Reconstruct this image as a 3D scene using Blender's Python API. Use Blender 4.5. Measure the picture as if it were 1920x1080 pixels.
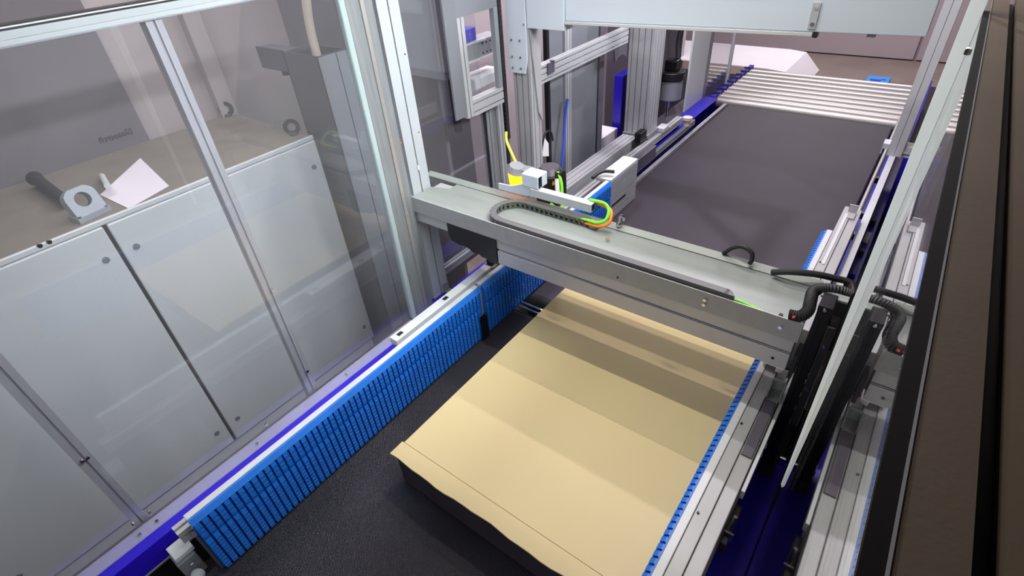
import bpy, bmesh, math, random
from mathutils import Vector, Matrix
random.seed(4)
PI = math.pi
for o in list(bpy.data.objects): bpy.data.objects.remove(o)
S = bpy.context.scene
C = S.collection

# ------------------------------------------------------------------ camera
R = ((0.79897309, 0.59761422, -0.06707634),
     (0.3167365, -0.51300369, -0.79781276),
     (-0.51119466, 0.61618541, -0.59916239))     # world axes in camera axes (right, down, forward)
camd = bpy.data.cameras.new('camera'); cam = bpy.data.objects.new('camera', camd); C.objects.link(cam)
M = Matrix([[R[0][0], -R[1][0], -R[2][0], 0], [R[0][1], -R[1][1], -R[2][1], 0], [R[0][2], -R[1][2], -R[2][2], 2.5], [0, 0, 0, 1]])
cam.matrix_world = M
camd.sensor_fit = 'HORIZONTAL'; camd.sensor_width = 36.0
camd.lens = 36.0 * 981.83 / 1920.0
camd.clip_start = 0.01
S.camera = cam

# ------------------------------------------------------------------ world, lamps, exposure
W = bpy.data.worlds.new('world'); S.world = W; W.use_nodes = True
W.node_tree.nodes['Background'].inputs[0].default_value = (0.42, 0.38, 0.36, 1)
W.node_tree.nodes['Background'].inputs[1].default_value = 0.12
S.view_settings.view_transform = 'Standard'; S.view_settings.look = 'None'
S.view_settings.exposure = 0.0; S.view_settings.gamma = 1.0; S.view_settings.use_curve_mapping = False

def area(name, loc, sx, sy, power, col, rot=(0, 0, 0)):
    l = bpy.data.lights.new(name, 'AREA'); l.shape = 'RECTANGLE'; l.size = sx; l.size_y = sy
    l.energy = power; l.color = col
    o = bpy.data.objects.new(name, l); C.objects.link(o); o.location = loc; o.rotation_euler = rot
    return o
area('tube_or_fill', (-0.75, 1.42, 2.90), 1.1, 0.012, 14, (1.0, 0.97, 0.84))
area('light_spot', (-1.15, 2.52, 3.90), 0.05, 0.012, 25, (1.0, 0.88, 0.84))
area('tube_or_fill', (-0.80, 4.20, 2.90), 1.3, 0.06, 3, (1.0, 0.91, 1.0))
area('light_spot', (-0.80, 3.20, 3.50), 0.06, 0.06, 38, (1.0, 0.90, 1.0))
area('hall_fill', (-0.2, -2.6, 1.9), 2.0, 1.0, 24, (0.96, 0.97, 1.0), (1.45, 0, 0))  # added fill behind the camera, brightens the gantry front
area('tube_or_fill', (-0.05, 2.8, 2.66), 0.04, 1.6, 12, (0.93, 0.98, 1.0), (0, 1.2, 0)).data.spread = 1.5
l_ = area('tube_or_fill', (-0.12, 0.95, 2.80), 0.04, 1.6, 15, (0.93, 0.99, 1.0), (0, 1.0, 0))  # added to brighten cabinet doors, fence and post; narrow spread spares the sheet
l_.data.spread = 1.35
area('hall_fill', (-2.3, 1.0, 3.7), 0.9, 2.6, 36, (1.0, 0.95, 0.96))
area('hall_fill', (-2.2, 3.3, 3.7), 0.5, 1.5, 45, (1.0, 0.92, 1.0))
area('hall_fill', (-1.2, 8.0, 3.7), 2.5, 1.5, 120, (1.0, 0.93, 0.97))

# ------------------------------------------------------------------ materials
def lin(c): return tuple(((x/255.0)/12.92 if x/255.0 <= 0.04045 else ((x/255.0+0.055)/1.055)**2.4) for x in c)
def mat(name, rgb, rough=0.5, metal=0.0, var=0.08, scale=8.0, bump=0.0, bscale=60.0, stretch=None, spec=0.5, emit=None, estr=0.0):
    m = bpy.data.materials.new(name); m.use_nodes = True
    nt = m.node_tree; b = nt.nodes['Principled BSDF']
    c = lin(rgb)
    tc = nt.nodes.new('ShaderNodeTexCoord'); mp = nt.nodes.new('ShaderNodeMapping')
    nt.links.new(tc.outputs['Object'], mp.inputs[0])
    if stretch: mp.inputs['Scale'].default_value = stretch
    n = nt.nodes.new('ShaderNodeTexNoise'); n.inputs['Scale'].default_value = scale; n.inputs['Detail'].default_value = 5
    nt.links.new(mp.outputs[0], n.inputs['Vector'])
    r = nt.nodes.new('ShaderNodeValToRGB'); nt.links.new(n.outputs['Fac'], r.inputs[0])
    r.color_ramp.elements[0].position = 0.3; r.color_ramp.elements[1].position = 0.7
    r.color_ramp.elements[0].color = tuple(x*(1-var) for x in c) + (1,)
    r.color_ramp.elements[1].color = tuple(min(1, x*(1+var)) for x in c) + (1,)
    nt.links.new(r.outputs[0], b.inputs['Base Color'])
    b.inputs['Roughness'].default_value = rough; b.inputs['Metallic'].default_value = metal
    b.inputs['Specular IOR Level'].default_value = spec
    if bump:
        n2 = nt.nodes.new('ShaderNodeTexNoise'); n2.inputs['Scale'].default_value = bscale; n2.inputs['Detail'].default_value = 3
        nt.links.new(mp.outputs[0], n2.inputs['Vector'])
        bp = nt.nodes.new('ShaderNodeBump'); bp.inputs['Strength'].default_value = bump; bp.inputs['Distance'].default_value = 0.002
        nt.links.new(n2.outputs['Fac'], bp.inputs['Height']); nt.links.new(bp.outputs[0], b.inputs['Normal'])
    if emit:
        b.inputs['Emission Color'].default_value = lin(emit) + (1,); b.inputs['Emission Strength'].default_value = estr
    return m

def weave(name, rgb, rough, n1, dist, k):
    m = mat(name, rgb, rough, 0, 0.14, 3.0)
    nt = m.node_tree; b = nt.nodes['Principled BSDF']; tc = [x for x in nt.nodes if x.type == 'TEX_COORD'][0]
    s = nt.nodes.new('ShaderNodeSeparateXYZ'); nt.links.new(tc.outputs['Object'], s.inputs[0])
    def sn(sock):
        a = nt.nodes.new('ShaderNodeMath'); a.operation = 'MULTIPLY'; a.inputs[1].default_value = n1
        nt.links.new(sock, a.inputs[0]); q = nt.nodes.new('ShaderNodeMath'); q.operation = 'SINE'; nt.links.new(a.outputs[0], q.inputs[0]); return q
    p = nt.nodes.new('ShaderNodeMath'); p.operation = 'MULTIPLY'
    nt.links.new(sn(s.outputs[0]).outputs[0], p.inputs[0]); nt.links.new(sn(s.outputs[1]).outputs[0], p.inputs[1])
    bp = nt.nodes.new('ShaderNodeBump'); bp.inputs['Strength'].default_value = k; bp.inputs['Distance'].default_value = dist
    nt.links.new(p.outputs[0], bp.inputs['Height']); nt.links.new(bp.outputs[0], b.inputs['Normal'])
    return m

def glassm(name, tint, rough=0.0, ior=1.49, haze=0.0):
    m = bpy.data.materials.new(name); m.use_nodes = True; nt = m.node_tree
    for x in list(nt.nodes):
        if x.type == 'BSDF_PRINCIPLED': nt.nodes.remove(x)
    out = [x for x in nt.nodes if x.type == 'OUTPUT_MATERIAL'][0]
    t = nt.nodes.new('ShaderNodeBsdfTransparent'); t.inputs[0].default_value = tint + (1,)
    g = nt.nodes.new('ShaderNodeBsdfGlossy'); g.inputs['Roughness'].default_value = rough; g.inputs[0].default_value = (1, 1, 1, 1)
    ge = nt.nodes.new('ShaderNodeNewGeometry')
    mr = nt.nodes.new('ShaderNodeMapRange'); nt.links.new(ge.outputs['Backfacing'], mr.inputs[0])
    mr.inputs[3].default_value = ior; mr.inputs[4].default_value = 1.0/ior
    f = nt.nodes.new('ShaderNodeFresnel'); nt.links.new(mr.outputs[0], f.inputs['IOR'])
    mx = nt.nodes.new('ShaderNodeMixShader'); nt.links.new(f.outputs[0], mx.inputs[0])
    if haze:
        d = nt.nodes.new('ShaderNodeBsdfDiffuse'); d.inputs[0].default_value = (0.8, 0.8, 0.84, 1)
        m2 = nt.nodes.new('ShaderNodeMixShader'); m2.inputs[0].default_value = haze
        nt.links.new(t.outputs[0], m2.inputs[1]); nt.links.new(d.outputs[0], m2.inputs[2])
        nt.links.new(m2.outputs[0], mx.inputs[1])
    else: nt.links.new(t.outputs[0], mx.inputs[1])
    nt.links.new(g.outputs[0], mx.inputs[2]); nt.links.new(mx.outputs[0], out.inputs[0])
    return m

ALU = mat('anodised_aluminium', (188, 189, 194), 0.45, 0.4, 0.05, 6, 0.05, 200)
ALUW = mat('bright_aluminium', (202, 206, 210), 0.5, 0.15, 0.04, 5)
ALUG = mat('grey_aluminium', (150, 153, 160), 0.45, 0.4, 0.08, 4)
ALUB = mat('shade_brown_aluminium', (98, 86, 72), 0.55, 0.2, 0.08, 10, 0.05, 300)  # brown holds the dim surroundings of the rail, put into its colour
DARKST = mat('zinc_eyebolt', (96, 100, 100), 0.4, 0.5, 0.1, 20)
PANELL = mat('light_blue_grey_panel', (158, 166, 174), 0.45, 0.1, 0.05, 3)
SILVE = mat('satin_pale_strip', (150, 163, 166), 0.4, 0, 0.06, 6, stretch=(8, 8, 0.5))  # pale grey, streaked along its height
SILV = mat('streaky_silver', (134, 138, 142), 0.42, 0.35, 0.16, 8, 0.03, 60, (14, 14, 0.6))
POST = mat('white_post_paint', (166, 172, 178), 0.5, 0.1, 0.03, 4)
PLATE = mat('brushed_plate', (164, 166, 168), 0.45, 0.2, 0.05, 5, 0.04, 90, (6, 1, 6))
STEEL = mat('galvanised_steel', (138, 145, 143), 0.5, 0.2, 0.07, 5, 0.05, 90, (1, 6, 6))
STAIN = mat('stainless_steel', (186, 183, 180), 0.42, 0.7, 0.05, 5, 0.04, 90, (1, 12, 12))
WHITE = mat('white_powder_coat', (206, 217, 232), 0.5, 0, 0.02, 3)
CABI = mat('pale_grey_paint', (206, 212, 212), 0.4, 0, 0.03, 2)
CABT = mat('shaded_grey_paint', (122, 117, 106), 0.7, 0, 0.12, 5)  # cabinet top: darker than the doors, its shade put into the colour
BLUEF = mat('royal_blue_paint', (38, 20, 190), 0.35, 0, 0.06, 4)
BLUEP = mat('blue_plastic', (28, 108, 205), 0.4, 0, 0.08, 20, 0.08, 120)
BELT = weave('black_woven_belt', (36, 34, 42), 0.34, 900, 0.002, 0.5)
BELT2 = weave('charcoal_belt', (46, 39, 51), 0.55, 900, 0.001, 0.25)
BLK = mat('black_plastic', (26, 25, 29), 0.4, 0, 0.15, 10)
BLKM = mat('black_anodised', (22, 21, 26), 0.3, 0.3, 0.15, 10)
GASK = mat('matt_gasket', (12, 10, 13), 0.7, 0, 0.1, 10, spec=0.15)
RUB = mat('black_rubber', (34, 34, 38), 0.6, 0, 0.15, 10)
CHAIN = mat('chain_plastic', (92, 92, 95), 0.5, 0, 0.1, 30)
TAN = mat('tan_sheet', (210, 193, 146), 0.6, 0, 0.025, 2.5)
DARKS = mat('dark_foam_core', (40, 34, 42), 0.8, 0, 0.2, 12)
CHROME = mat('polished_steel', (220, 220, 222), 0.12, 1.0, 0.02, 10)
TRUNK = mat('grey_trunking_paint', (98, 100, 108), 0.45, 0.2, 0.06, 3)
PANELG = mat('grey_panel', (128, 130, 138), 0.4, 0.3, 0.06, 3)
PANELD = mat('dark_grey_panel', (92, 88, 100), 0.4, 0.2, 0.08, 3)
WALL = mat('wall_paint', (172, 164, 166), 0.8, 0, 0.04, 1.5)
WALLF = mat('hall_wall', (190, 178, 184), 0.8, 0, 0.04, 1.0)
CEIL = mat('ceiling_paint', (120, 110, 104), 0.9, 0, 0.06, 1.5)
FLOOR = mat('concrete_floor', (158, 144, 138), 0.6, 0, 0.12, 2.0)
BOARD = mat('grey_board', (110, 106, 111), 0.7, 0, 0.05, 2.0)
PAPER = mat('white_paper', (232, 228, 234), 0.7, 0, 0.02, 3.0)
INK = mat('black_ink', (10, 8, 14), 0.6, 0, 0.05, 30)
YEL = mat('yellow_cable', (214, 206, 70), 0.5, 0, 0.1, 60)
GRN = mat('lime_cable', (130, 230, 50), 0.45, 0, 0.1, 60)
ORG = mat('orange_cable', (240, 140, 40), 0.45, 0, 0.1, 60)
BLUC = mat('blue_hose', (62, 86, 200), 0.4, 0, 0.06, 60)
BLUS = mat('cyan_blue_plastic', (40, 150, 240), 0.45, 0, 0.04, 20)
CREAM = mat('cream_hose', (214, 206, 188), 0.5, 0, 0.05, 30)
AMBER = mat('amber_lens', (250, 150, 20), 0.3, 0, 0.02, 30, emit=(255, 140, 10), estr=4.5)
LED = mat('red_indicator', (230, 80, 50), 0.3, 0, 0.02, 30, emit=(255, 90, 50), estr=0.1)
EDGE = mat('frosted_acrylic_edge', (222, 232, 233), 0.35, 0, 0.04, 10)
GLASSF = glassm('clear_polycarbonate', (0.93, 0.93, 0.95), 0.0, 1.52, 0.032)
GLASSH = glassm('hazy_acrylic', (0.93, 0.93, 0.96), 0.15, 1.5, 0.22)
GLASSD = glassm('clear_acrylic', (0.95, 0.96, 0.96), 0.01, 1.49)

# ------------------------------------------------------------------ mesh builder
class MB:
    def __init__(s): s.v = []; s.f = []
    def add(s, vs, fs):
        n = len(s.v); s.v += [Vector(v) for v in vs]; s.f += [tuple(i+n for i in f) for f in fs]; return s
    def box(s, x0, x1, y0, y1, z0, z1, m=None):
        vs = [Vector((x, y, z)) for z in (z0, z1) for y in (y0, y1) for x in (x0, x1)]
        if m: vs = [m @ v for v in vs]
        return s.add(vs, [(0, 2, 3, 1), (4, 5, 7, 6), (0, 1, 5, 4), (2, 6, 7, 3), (0, 4, 6, 2), (1, 3, 7, 5)])
    def prism(s, poly, axis, a, b):
        # poly in the two other axes, cyclic order (x: y,z / y: x,z / z: x,y)
        def pt(p, t):
            return {'x': (t, p[0], p[1]), 'y': (p[0], t, p[1]), 'z': (p[0], p[1], t)}[axis]
        n = len(poly)
        vs = [pt(p, a) for p in poly] + [pt(p, b) for p in poly]
        fs = [tuple(range(n)), tuple(range(2*n-1, n-1, -1))] + [(i, n+i, n+(i+1) % n, (i+1) % n) for i in range(n)]
        return s.add(vs, fs)
    def cyl(s, p0, p1, r0, r1=None, n=16, caps=True):
        p0 = Vector(p0); p1 = Vector(p1); r1 = r0 if r1 is None else r1
        d = (p1-p0).normalized(); u = d.orthogonal().normalized(); w = d.cross(u)
        vs = []
        for p, r in ((p0, r0), (p1, r1)):
            vs += [p+u*(r*math.cos(2*PI*i/n))+w*(r*math.sin(2*PI*i/n)) for i in range(n)]
        fs = [(i, (i+1) % n, n+(i+1) % n, n+i) for i in range(n)]
        if caps: fs += [tuple(range(n-1, -1, -1)), tuple(range(n, 2*n))]
        return s.add(vs, fs)
    def tube(s, pts, r, n=10, ridge=0.0, sub=6):
        P = [Vector(p) for p in pts]; path = []
        for i in range(len(P)-1):
            p0 = P[max(i-1, 0)]; p1 = P[i]; p2 = P[i+1]; p3 = P[min(i+2, len(P)-1)]
            for k in range(sub):
                t = k/sub
                path.append(0.5*((2*p1)+(p2-p0)*t+(2*p0-5*p1+4*p2-p3)*t*t+(3*p1-p0-3*p2+p3)*t**3))
        path.append(P[-1])
        u = None; vs = []; fs = []
        for i, p in enumerate(path):
            d = (path[min(i+1, len(path)-1)]-path[max(i-1, 0)]).normalized()
            u = d.orthogonal().normalized() if u is None else (u-d*u.dot(d)).normalized()
            w = d.cross(u); rr = r*(1+ridge*(1 if i % 2 else -1))
            vs += [p+u*(rr*math.cos(2*PI*k/n))+w*(rr*math.sin(2*PI*k/n)) for k in range(n)]
        for i in range(len(path)-1):
            for k in range(n):
                fs.append((i*n+k, i*n+(k+1) % n, (i+1)*n+(k+1) % n, (i+1)*n+k))
        fs += [tuple(range(n-1, -1, -1)), tuple(range((len(path)-1)*n, len(path)*n))]
        return s.add(vs, fs)
    def torus(s, c, R_, r, m=None, a0=0, a1=2*PI, n=20, k=8):
        full = abs(a1-a0-2*PI) < 1e-6; vs = []; fs = []; nn = n if full else n+1
        for i in range(nn):
            a = a0+(a1-a0)*i/n
            for j in range(k):
                b = 2*PI*j/k; v = Vector(((R_+r*math.cos(b))*math.cos(a), 0, (R_+r*math.cos(b))*math.sin(a)))
                if m: v = m @ v
                vs.append(v+Vector(c))
        for i in range(n):
            for j in range(k): fs.append((i*k+j, i*k+(j+1) % k, ((i+1) % nn)*k+(j+1) % k, ((i+1) % nn)*k+j))
        return s.add(vs, fs)
    def slot(s, axis, a, b, u0, u1, v0, v1, su=None, sv=None, sw=0.006, sd=0.010):
        # extruded slotted profile
        w, h = u1-u0, v1-v0
        nu = su if su is not None else max(1, round(w/0.04)); nv = sv if sv is not None else max(1, round(h/0.04))
        def side(n, L):
            out = []
            for i in range(n):
                c = L*(i+0.5)/n; out += [(c-sw/2, 0), (c-sw/2, sd), (c+sw/2, sd), (c+sw/2, 0)]
            return out
        poly = [(u0, v0)] + [(u0+t, v0+d) for t, d in side(nu, w)] + [(u1, v0)] + [(u1-d, v0+t) for t, d in side(nv, h)] \
            + [(u1, v1)] + [(u1-t, v1-d) for t, d in side(nu, w)] + [(u0, v1)] + [(u0+d, v1-t) for t, d in side(nv, h)]
        return s.prism(poly, axis, a, b)
    def mesh(s, name, m, smooth=False, off=Vector((0, 0, 0))):
        me = bpy.data.meshes.new(name); me.from_pydata([v-off for v in s.v], [], s.f)
        bm = bmesh.new(); bm.from_mesh(me); bmesh.ops.recalc_face_normals(bm, faces=bm.faces); bm.to_mesh(me); bm.free()
        me.materials.append(m)
        if smooth:
            me.polygons.foreach_set('use_smooth', [True]*len(me.polygons)); me.set_sharp_from_angle(angle=math.radians(35))
        return me

def wloc(o):
    v = Vector(o.location)
    while o.parent: o = o.parent; v += Vector(o.location)
    return v
def obj(name, mb, m, parent=None, smooth=False, bev=0.0, loc=None, label=None):
    base = wloc(parent) if parent else Vector((0, 0, 0))
    if loc is None:      # origin at the middle of the bottom
        xs = [v.x for v in mb.v]; ys = [v.y for v in mb.v]; zs = [v.z for v in mb.v]
        loc = Vector(((min(xs)+max(xs))/2, (min(ys)+max(ys))/2, min(zs)))
    loc = Vector(loc)
    o = bpy.data.objects.new(name, mb.mesh(name, m, smooth, loc)); C.objects.link(o)
    if parent: o.parent = parent
    o.location = loc-base
    if bev:
        b = o.modifiers.new('bevel', 'BEVEL'); b.width = bev; b.segments = 2; b.limit_method = 'ANGLE'
    if label: o['label'] = label
    return o
def tag(o, label, cat, group=None):
    o['label'] = label; o['category'] = cat
    if group: o['group'] = group
    return o
def thing(name, label, cat, loc, group=None):
    o = bpy.data.objects.new(name, None); C.objects.link(o); o.location = loc; o.empty_display_size = 0.05
    return tag(o, label, cat, group)
def solo(name, mb, m, label, cat, group=None, **k): return tag(obj(name, mb, m, **k), label, cat, group)
def struct(name, mb, m, parent=None, **k):
    o = obj(name, mb, m, parent, **k); o['kind'] = 'structure'; return o
def sibling(src, name_loc, parent=None):
    c = src.copy(); C.objects.link(c); c.parent = parent if parent else src.parent; c.location = name_loc; return c
def bolt(parent, p, d, r=0.006, h=0.005, m=None, name='bolt'):
    p = Vector(p); return obj(name, MB().cyl(p, p+Vector(d)*h, r, r*0.8, 8), m or CHROME, parent, True)

# ------------------------------------------------------------------ room
struct('floor', MB().box(-6.0, 3.0, -3, 10.9, -0.1, 0), FLOOR)
struct('ceiling', MB().box(-6.0, 3.0, -3, 10.9, 4.0, 4.1), CEIL)
wl = struct('wall_left', MB().box(-3.45, -3.15, -3, 1.77, 0, 4.0), WALL)
struct('wall_left_recess', MB().box(-6.0, -5.7, 1.77, 10.7, 0, 4.0), WALLF)
struct('wall_divider', MB().box(-5.7, -3.15, 1.77, 1.9, 0, 4.0), WALL)
struct('wall_back', MB().box(-6.0, 3.0, 10.7, 10.9, 0, 4.0), WALLF)
struct('wall_front', MB().box(-6.0, 3.0, -3.1, -2.9, 0, 4.0), CEIL)
struct('wall_right', MB().box(2.8, 3.0, -3, 10.9, 0, 4.0), CEIL)
struct('trim_1', MB().box(-3.17, -3.09, 1.33, 1.42, 0, 4.0), WALL, bev=0.004)
# far wall boards
bw = thing('wall_boarding', 'pale grey lilac boards lining the wall behind the rollers', 'wall panel', (-1.5, 10.66, 0))
obj('panel', MB().box(-3.6, -0.31, 10.62, 10.69, 0.02, 2.6), WALLF, bw, bev=0.004)
obj('panel', MB().box(-0.27, 1.6, 10.62, 10.69, 0.02, 2.6), WALLF, bw, bev=0.004)

# ------------------------------------------------------------------ blue machine frame
fr = thing('machine_frame', 'royal blue painted machine bed carrying belt and guides', 'machine frame', (-0.75, 2.0, 0))
obj('side_beam', MB().box(-1.605, -1.50, -1.2, 2.2, 0.842, 0.935), BLUEF, fr, bev=0.003)
obj('beam_edge', MB().box(-1.605, -1.497, -1.2, 2.2, 0.836, 0.8415), ALUG, fr)
obj('side_base', MB().box(-1.605, -1.51, -1.2, 2.2, 0.55, 0.8355), BLK, fr)
obj('side_beam', MB().box(-1.56, -1.50, 2.2, 4.82, 0.55, 0.935), BLUEF, fr, bev=0.004)
obj('rear_pan', MB().box(-1.725, -1.561, 2.201, 4.82, 0.55, 0.92), PANELD, fr)
obj('base_pan', MB().box(-1.50, -0.10, -1.2, 5.95, 0.55, 0.70), BLK, fr)
obj('side_beam', MB().box(-0.052, 0.027, 1.9, 5.95, 0.781, 0.955), BLUEF, fr, bev=0.003)
obj('side_deck', MB().box(-0.099, 0.028, -1.2, 5.95, 0.55, 0.78), BLUEF, fr, bev=0.003)
obj('outer_tray', MB().box(0.0285, 0.24, -1.2, 5.95, 0.55, 0.72), BLK, fr)
obj('top_plate', MB().box(-1.560, -1.44, 3.62, 4.80, 0.936, 0.946), BLUEF, fr, bev=0.002)
for x in (-1.62, 0.12):
    for y in (-0.9, 1.2, 3.4, 5.6):
        obj('leg', MB().box(x-0.06, x+0.06, y-0.06, y+0.06, 0, 0.55), BLUEF, fr, bev=0.004)

# ------------------------------------------------------------------ belts
# near belt
nb = thing('conveyor_belt', 'near black woven conveyor belt under the tan sheet', 'conveyor belt', (-0.7, 0.2, 0.70))
obj('belt', MB().box(-1.298, -0.18, -1.1, 1.50, 0.86, 0.90), BELT, nb, bev=0.01)
obj('drum', MB().cyl((-1.298, 1.50, 0.86), (-0.18, 1.50, 0.86), 0.039, n=20), RUB, nb, True)
obj('support', MB().box(-1.24, -0.18, -1.0, 1.45, 0.701, 0.855), BLK, nb)
fb = thing('conveyor_belt', 'long charcoal conveyor belt beyond the crossing gantry', 'conveyor belt', (-0.7, 3.2, 0.70))
obj('belt', MB().box(-1.345, -0.105, 1.66, 4.80, 0.86, 0.90), BELT2, fb, bev=0.01)
obj('drum', MB().cyl((-1.345, 1.66, 0.86), (-0.105, 1.66, 0.86), 0.039, n=20), RUB, fb, True)
obj('drum', MB().cyl((-1.345, 4.80, 0.86), (-0.105, 4.80, 0.86), 0.039, n=20), RUB, fb, True)
obj('support', MB().box(-1.33, -0.12, 1.72, 4.75, 0.70, 0.85), BLK, fb)
obj('edge_strip', MB().slot('y', 2.84, 4.78, -1.375, -1.350, 0.86, 0.915), ALU, fb)
rd = thing('guide_rod', 'pair of thin steel rods bridging the gap between the belts', 'rod', (-1.15, 1.5, 0.91))
for y in (1.535, 1.565):
    obj('rod', MB().cyl((-1.24, y, 0.915), (-1.02, y, 0.915), 0.006, n=8), CHROME, rd, True)

# ------------------------------------------------------------------ roller section
rl = thing('roller_table', 'run of bare steel rollers at the far end of the belt', 'roller conveyor', (-0.75, 5.35, 0.70))
for x in (-1.50, -0.03):
    obj('side_rail', MB().box(x-0.02, x+0.02, 4.83, 5.95, 0.70, 0.945), BLUEF, rl, bev=0.003)
r0 = None
for i in range(8):
    y = 4.92+0.128*i
    if r0 is None:
        r0 = obj('roller', MB().cyl((-1.475, y, 0.88), (-0.055, y, 0.88), 0.057, n=24), STAIN, rl, True, loc=(-0.765, y, 0.88))
    else: sibling(r0, Vector((-0.765, y, 0.88))-wloc(rl))
a0 = None
for i in range(8):
    y = 4.92+0.128*i
    m_ = MB().cyl((-1.535, y, 0.95), (-1.465, y, 0.95), 0.009, n=8)
    if a0 is None: a0 = obj('axle_stub', m_, BLK, rl, True, loc=(-1.5, y, 0.95))
    else: sibling(a0, Vector((-1.5, y, 0.95))-wloc(rl))

# ------------------------------------------------------------------ tan sheet
def sheet(mb, x0, x1, y0, y1, z0, z1, wav=0.0):
    nx = 24
    vs = []; fs = []
    def row(y, z, amp):
        return [Vector((x0+(x1-x0)*i/nx, y+amp*math.sin(i*1.7)*0.6+amp*math.sin(i*0.61+1), z)) for i in range(nx+1)]
    rows = [row(y0, z0, wav), row(y0, z1, wav), row(y1, z1, 0), row(y1, z0, 0)]
    for r_ in rows: vs += r_
    n = nx+1
    for k in range(4):
        for i in range(nx):
            a = k*n+i; b = ((k+1) % 4)*n+i; fs.append((a, a+1, b+1, b))
    fs.append((0, n, 2*n, 3*n)); fs.append((n-1, 4*n-1, 3*n-1, 2*n-1))
    return mb.add(vs, fs)
ts = thing('sheet_stack', 'large tan sheet on top of a thick dark block on the near belt', 'sheet', (-0.64, 1.2, 0.90))
obj('top_sheet', sheet(MB(), -1.026, -0.184, 0.6035, 2.00, 1.0495, 1.0545), TAN, ts)
obj('front_strip', sheet(MB(), -1.034, -0.184, 0.543, 0.602, 1.0495, 1.0545, 0.0028), TAN, ts, label='narrow creased front strip of tan sheet')
obj('core', MB().box(-1.015, -0.188, 0.553, 1.99, 0.903, 1.0485), DARKS, ts, bev=0.004)

# ------------------------------------------------------------------ blue slatted side guides
def slat_mesh(sgn):
    # slat along z, face towards sgn*x, origin at its foot centre ; y width 0.0195
    mb = MB(); w = 0.0078
    def seg(z0, z1, top):
        d = 0.016
        prof = [(0, z0), (d*0.8, z0+0.003), (d, z0+0.007)]
        n = max(2, int((z1-z0-0.02)/0.016))
        for i in range(n):
            za = z0+0.009+(z1-z0-0.022)*i/n; zb = z0+0.009+(z1-z0-0.022)*(i+1)/n
            prof += [(d, za+0.001), (d, zb-0.004), (d-0.003, zb-0.003), (d-0.003, zb-0.001)]
        prof += [(d, z1-0.011), (d*(0.25 if top else 0.8), z1), (0, z1)]
        vs = []; k = len(prof)
        for y in (-w, w): vs += [(sgn*p[0], y, p[1]) for p in prof]
        mb.add(vs, [tuple(range(k)), tuple(range(2*k-1, k-1, -1))]+[(i, k+i, k+(i+1) % k, (i+1) % k) for i in range(k)])
    seg(0.0, 0.165, False); seg(0.170, 0.247 if sgn > 0 else 0.262, sgn < 0)
    return mb.mesh('slat', BLUEP)
SL = slat_mesh(1); SR = slat_mesh(-1)
def guide(label, x, sgn, y0, y1, backm, ztop=1.17):
    g = thing('side_guide', label, 'conveyor guide', (x, (y0+y1)/2, 0.90), 'blue slatted side guides')
    obj('backing', MB().box(min(x, x-sgn*0.004), max(x, x-sgn*0.004), y0, y1, 0.905, ztop-0.002), BLUEP, g)
    obj('carrier', MB().box(min(x-sgn*0.0045, x-sgn*0.027), max(x-sgn*0.0045, x-sgn*0.027), y0, y1, 0.92, ztop), backm, g, bev=0.002, label='pale metal carrier strip')
    if sgn > 0: obj('top_band', MB().prism([(x, ztop-0.018), (x+sgn*0.015, ztop-0.018), (x+sgn*0.004, ztop-0.002), (x, ztop-0.002)], 'y', y0, y1), BLUEP, g)
    n = int((y1-y0)/0.022)
    for i in range(n):
        o = bpy.data.objects.new('slat', SL if sgn > 0 else SR); C.objects.link(o); o.parent = g
        o.location = Vector((x, y0+0.011+0.022*i, 0.905))-wloc(g)
    return g
gl1 = guide('left blue slatted side guide nearest the camera, along the near belt', -1.262, 1, 0.025, 1.30, ALUW)
gl2 = guide('left blue slatted side guide passing beneath and beyond the gantry', -1.262, 1, 1.315, 2.465, ALUW)
gr1 = guide('right blue slatted side guide touching the tan sheet edge', -0.162, -1, 0.10, 1.52, ALUW)
gr2 = guide('right blue slatted side guide beyond the gantry', -0.162, -1, 1.72, 2.50, ALUW)
obj('latch', MB().box(-1.246, -1.235, 1.262, 1.30, 0.902, 1.03).cyl((-1.236, 1.282, 1.03), (-1.228, 1.282, 1.045), 0.008, n=8), BLKM, gl1)

# ------------------------------------------------------------------ left guide carriers
lc = thing('guide_carrier', 'aluminium profile with cut end behind the near left blue guide', 'guide support', (-1.36, 0.66, 0.90))
obj('profile', MB().slot('y', -0.012, 1.30, -1.342, -1.303, 1.058, 1.105, 1, 1, 0.010, 0.014), ALU, lc)
obj('profile_core', MB().box(-1.329, -1.316, -0.0125, 1.30, 1.074, 1.089), BLK, lc)
obj('side_plate', MB().box(-1.302, -1.290, 0.018, 1.30, 0.905, 1.10), PANELD, lc)
obj('end_plate', MB().box(-1.2895, -1.264, 0.016, 0.0235, 0.905, 1.095), PANELD, lc, label='dark end plate')
obj('foot_block', MB().box(-1.378, -1.318, -0.055, 0.0, 0.996, 1.012), ALUW, lc, bev=0.002, label='pale top block at the cut end')
obj('foot_block', MB().box(-1.366, -1.305, -0.060, -0.006, 0.905, 0.995), PANELG, lc, bev=0.003)
bolt(lc, (-1.304, -0.03, 0.975), (1, 0, 0), 0.006, 0.006)
obj('knob', MB().cyl((-1.285, -0.035, 0.935), (-1.265, -0.050, 0.945), 0.020, 0.017, 16), ALUW, lc, True)
for y in (0.25, 0.75, 1.2):
    obj('stand', MB().box(-1.36, -1.305, y-0.02, y+0.02, 0.70, 0.974), ALUG, lc)
cs = thing('slotted_strip', 'white aluminium strip with square holes on top of the left guide', 'rail', (-1.325, 1.14, 1.145))
obj('strip', MB().box(-1.345, -1.304, 0.86, 1.44, 1.146, 1.176), ALUW, cs, bev=0.003)
for y in (0.885, 1.145): obj('square_hole', MB().box(-1.333, -1.316, y, y+0.025, 1.1762, 1.177), BLK, cs)
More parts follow.
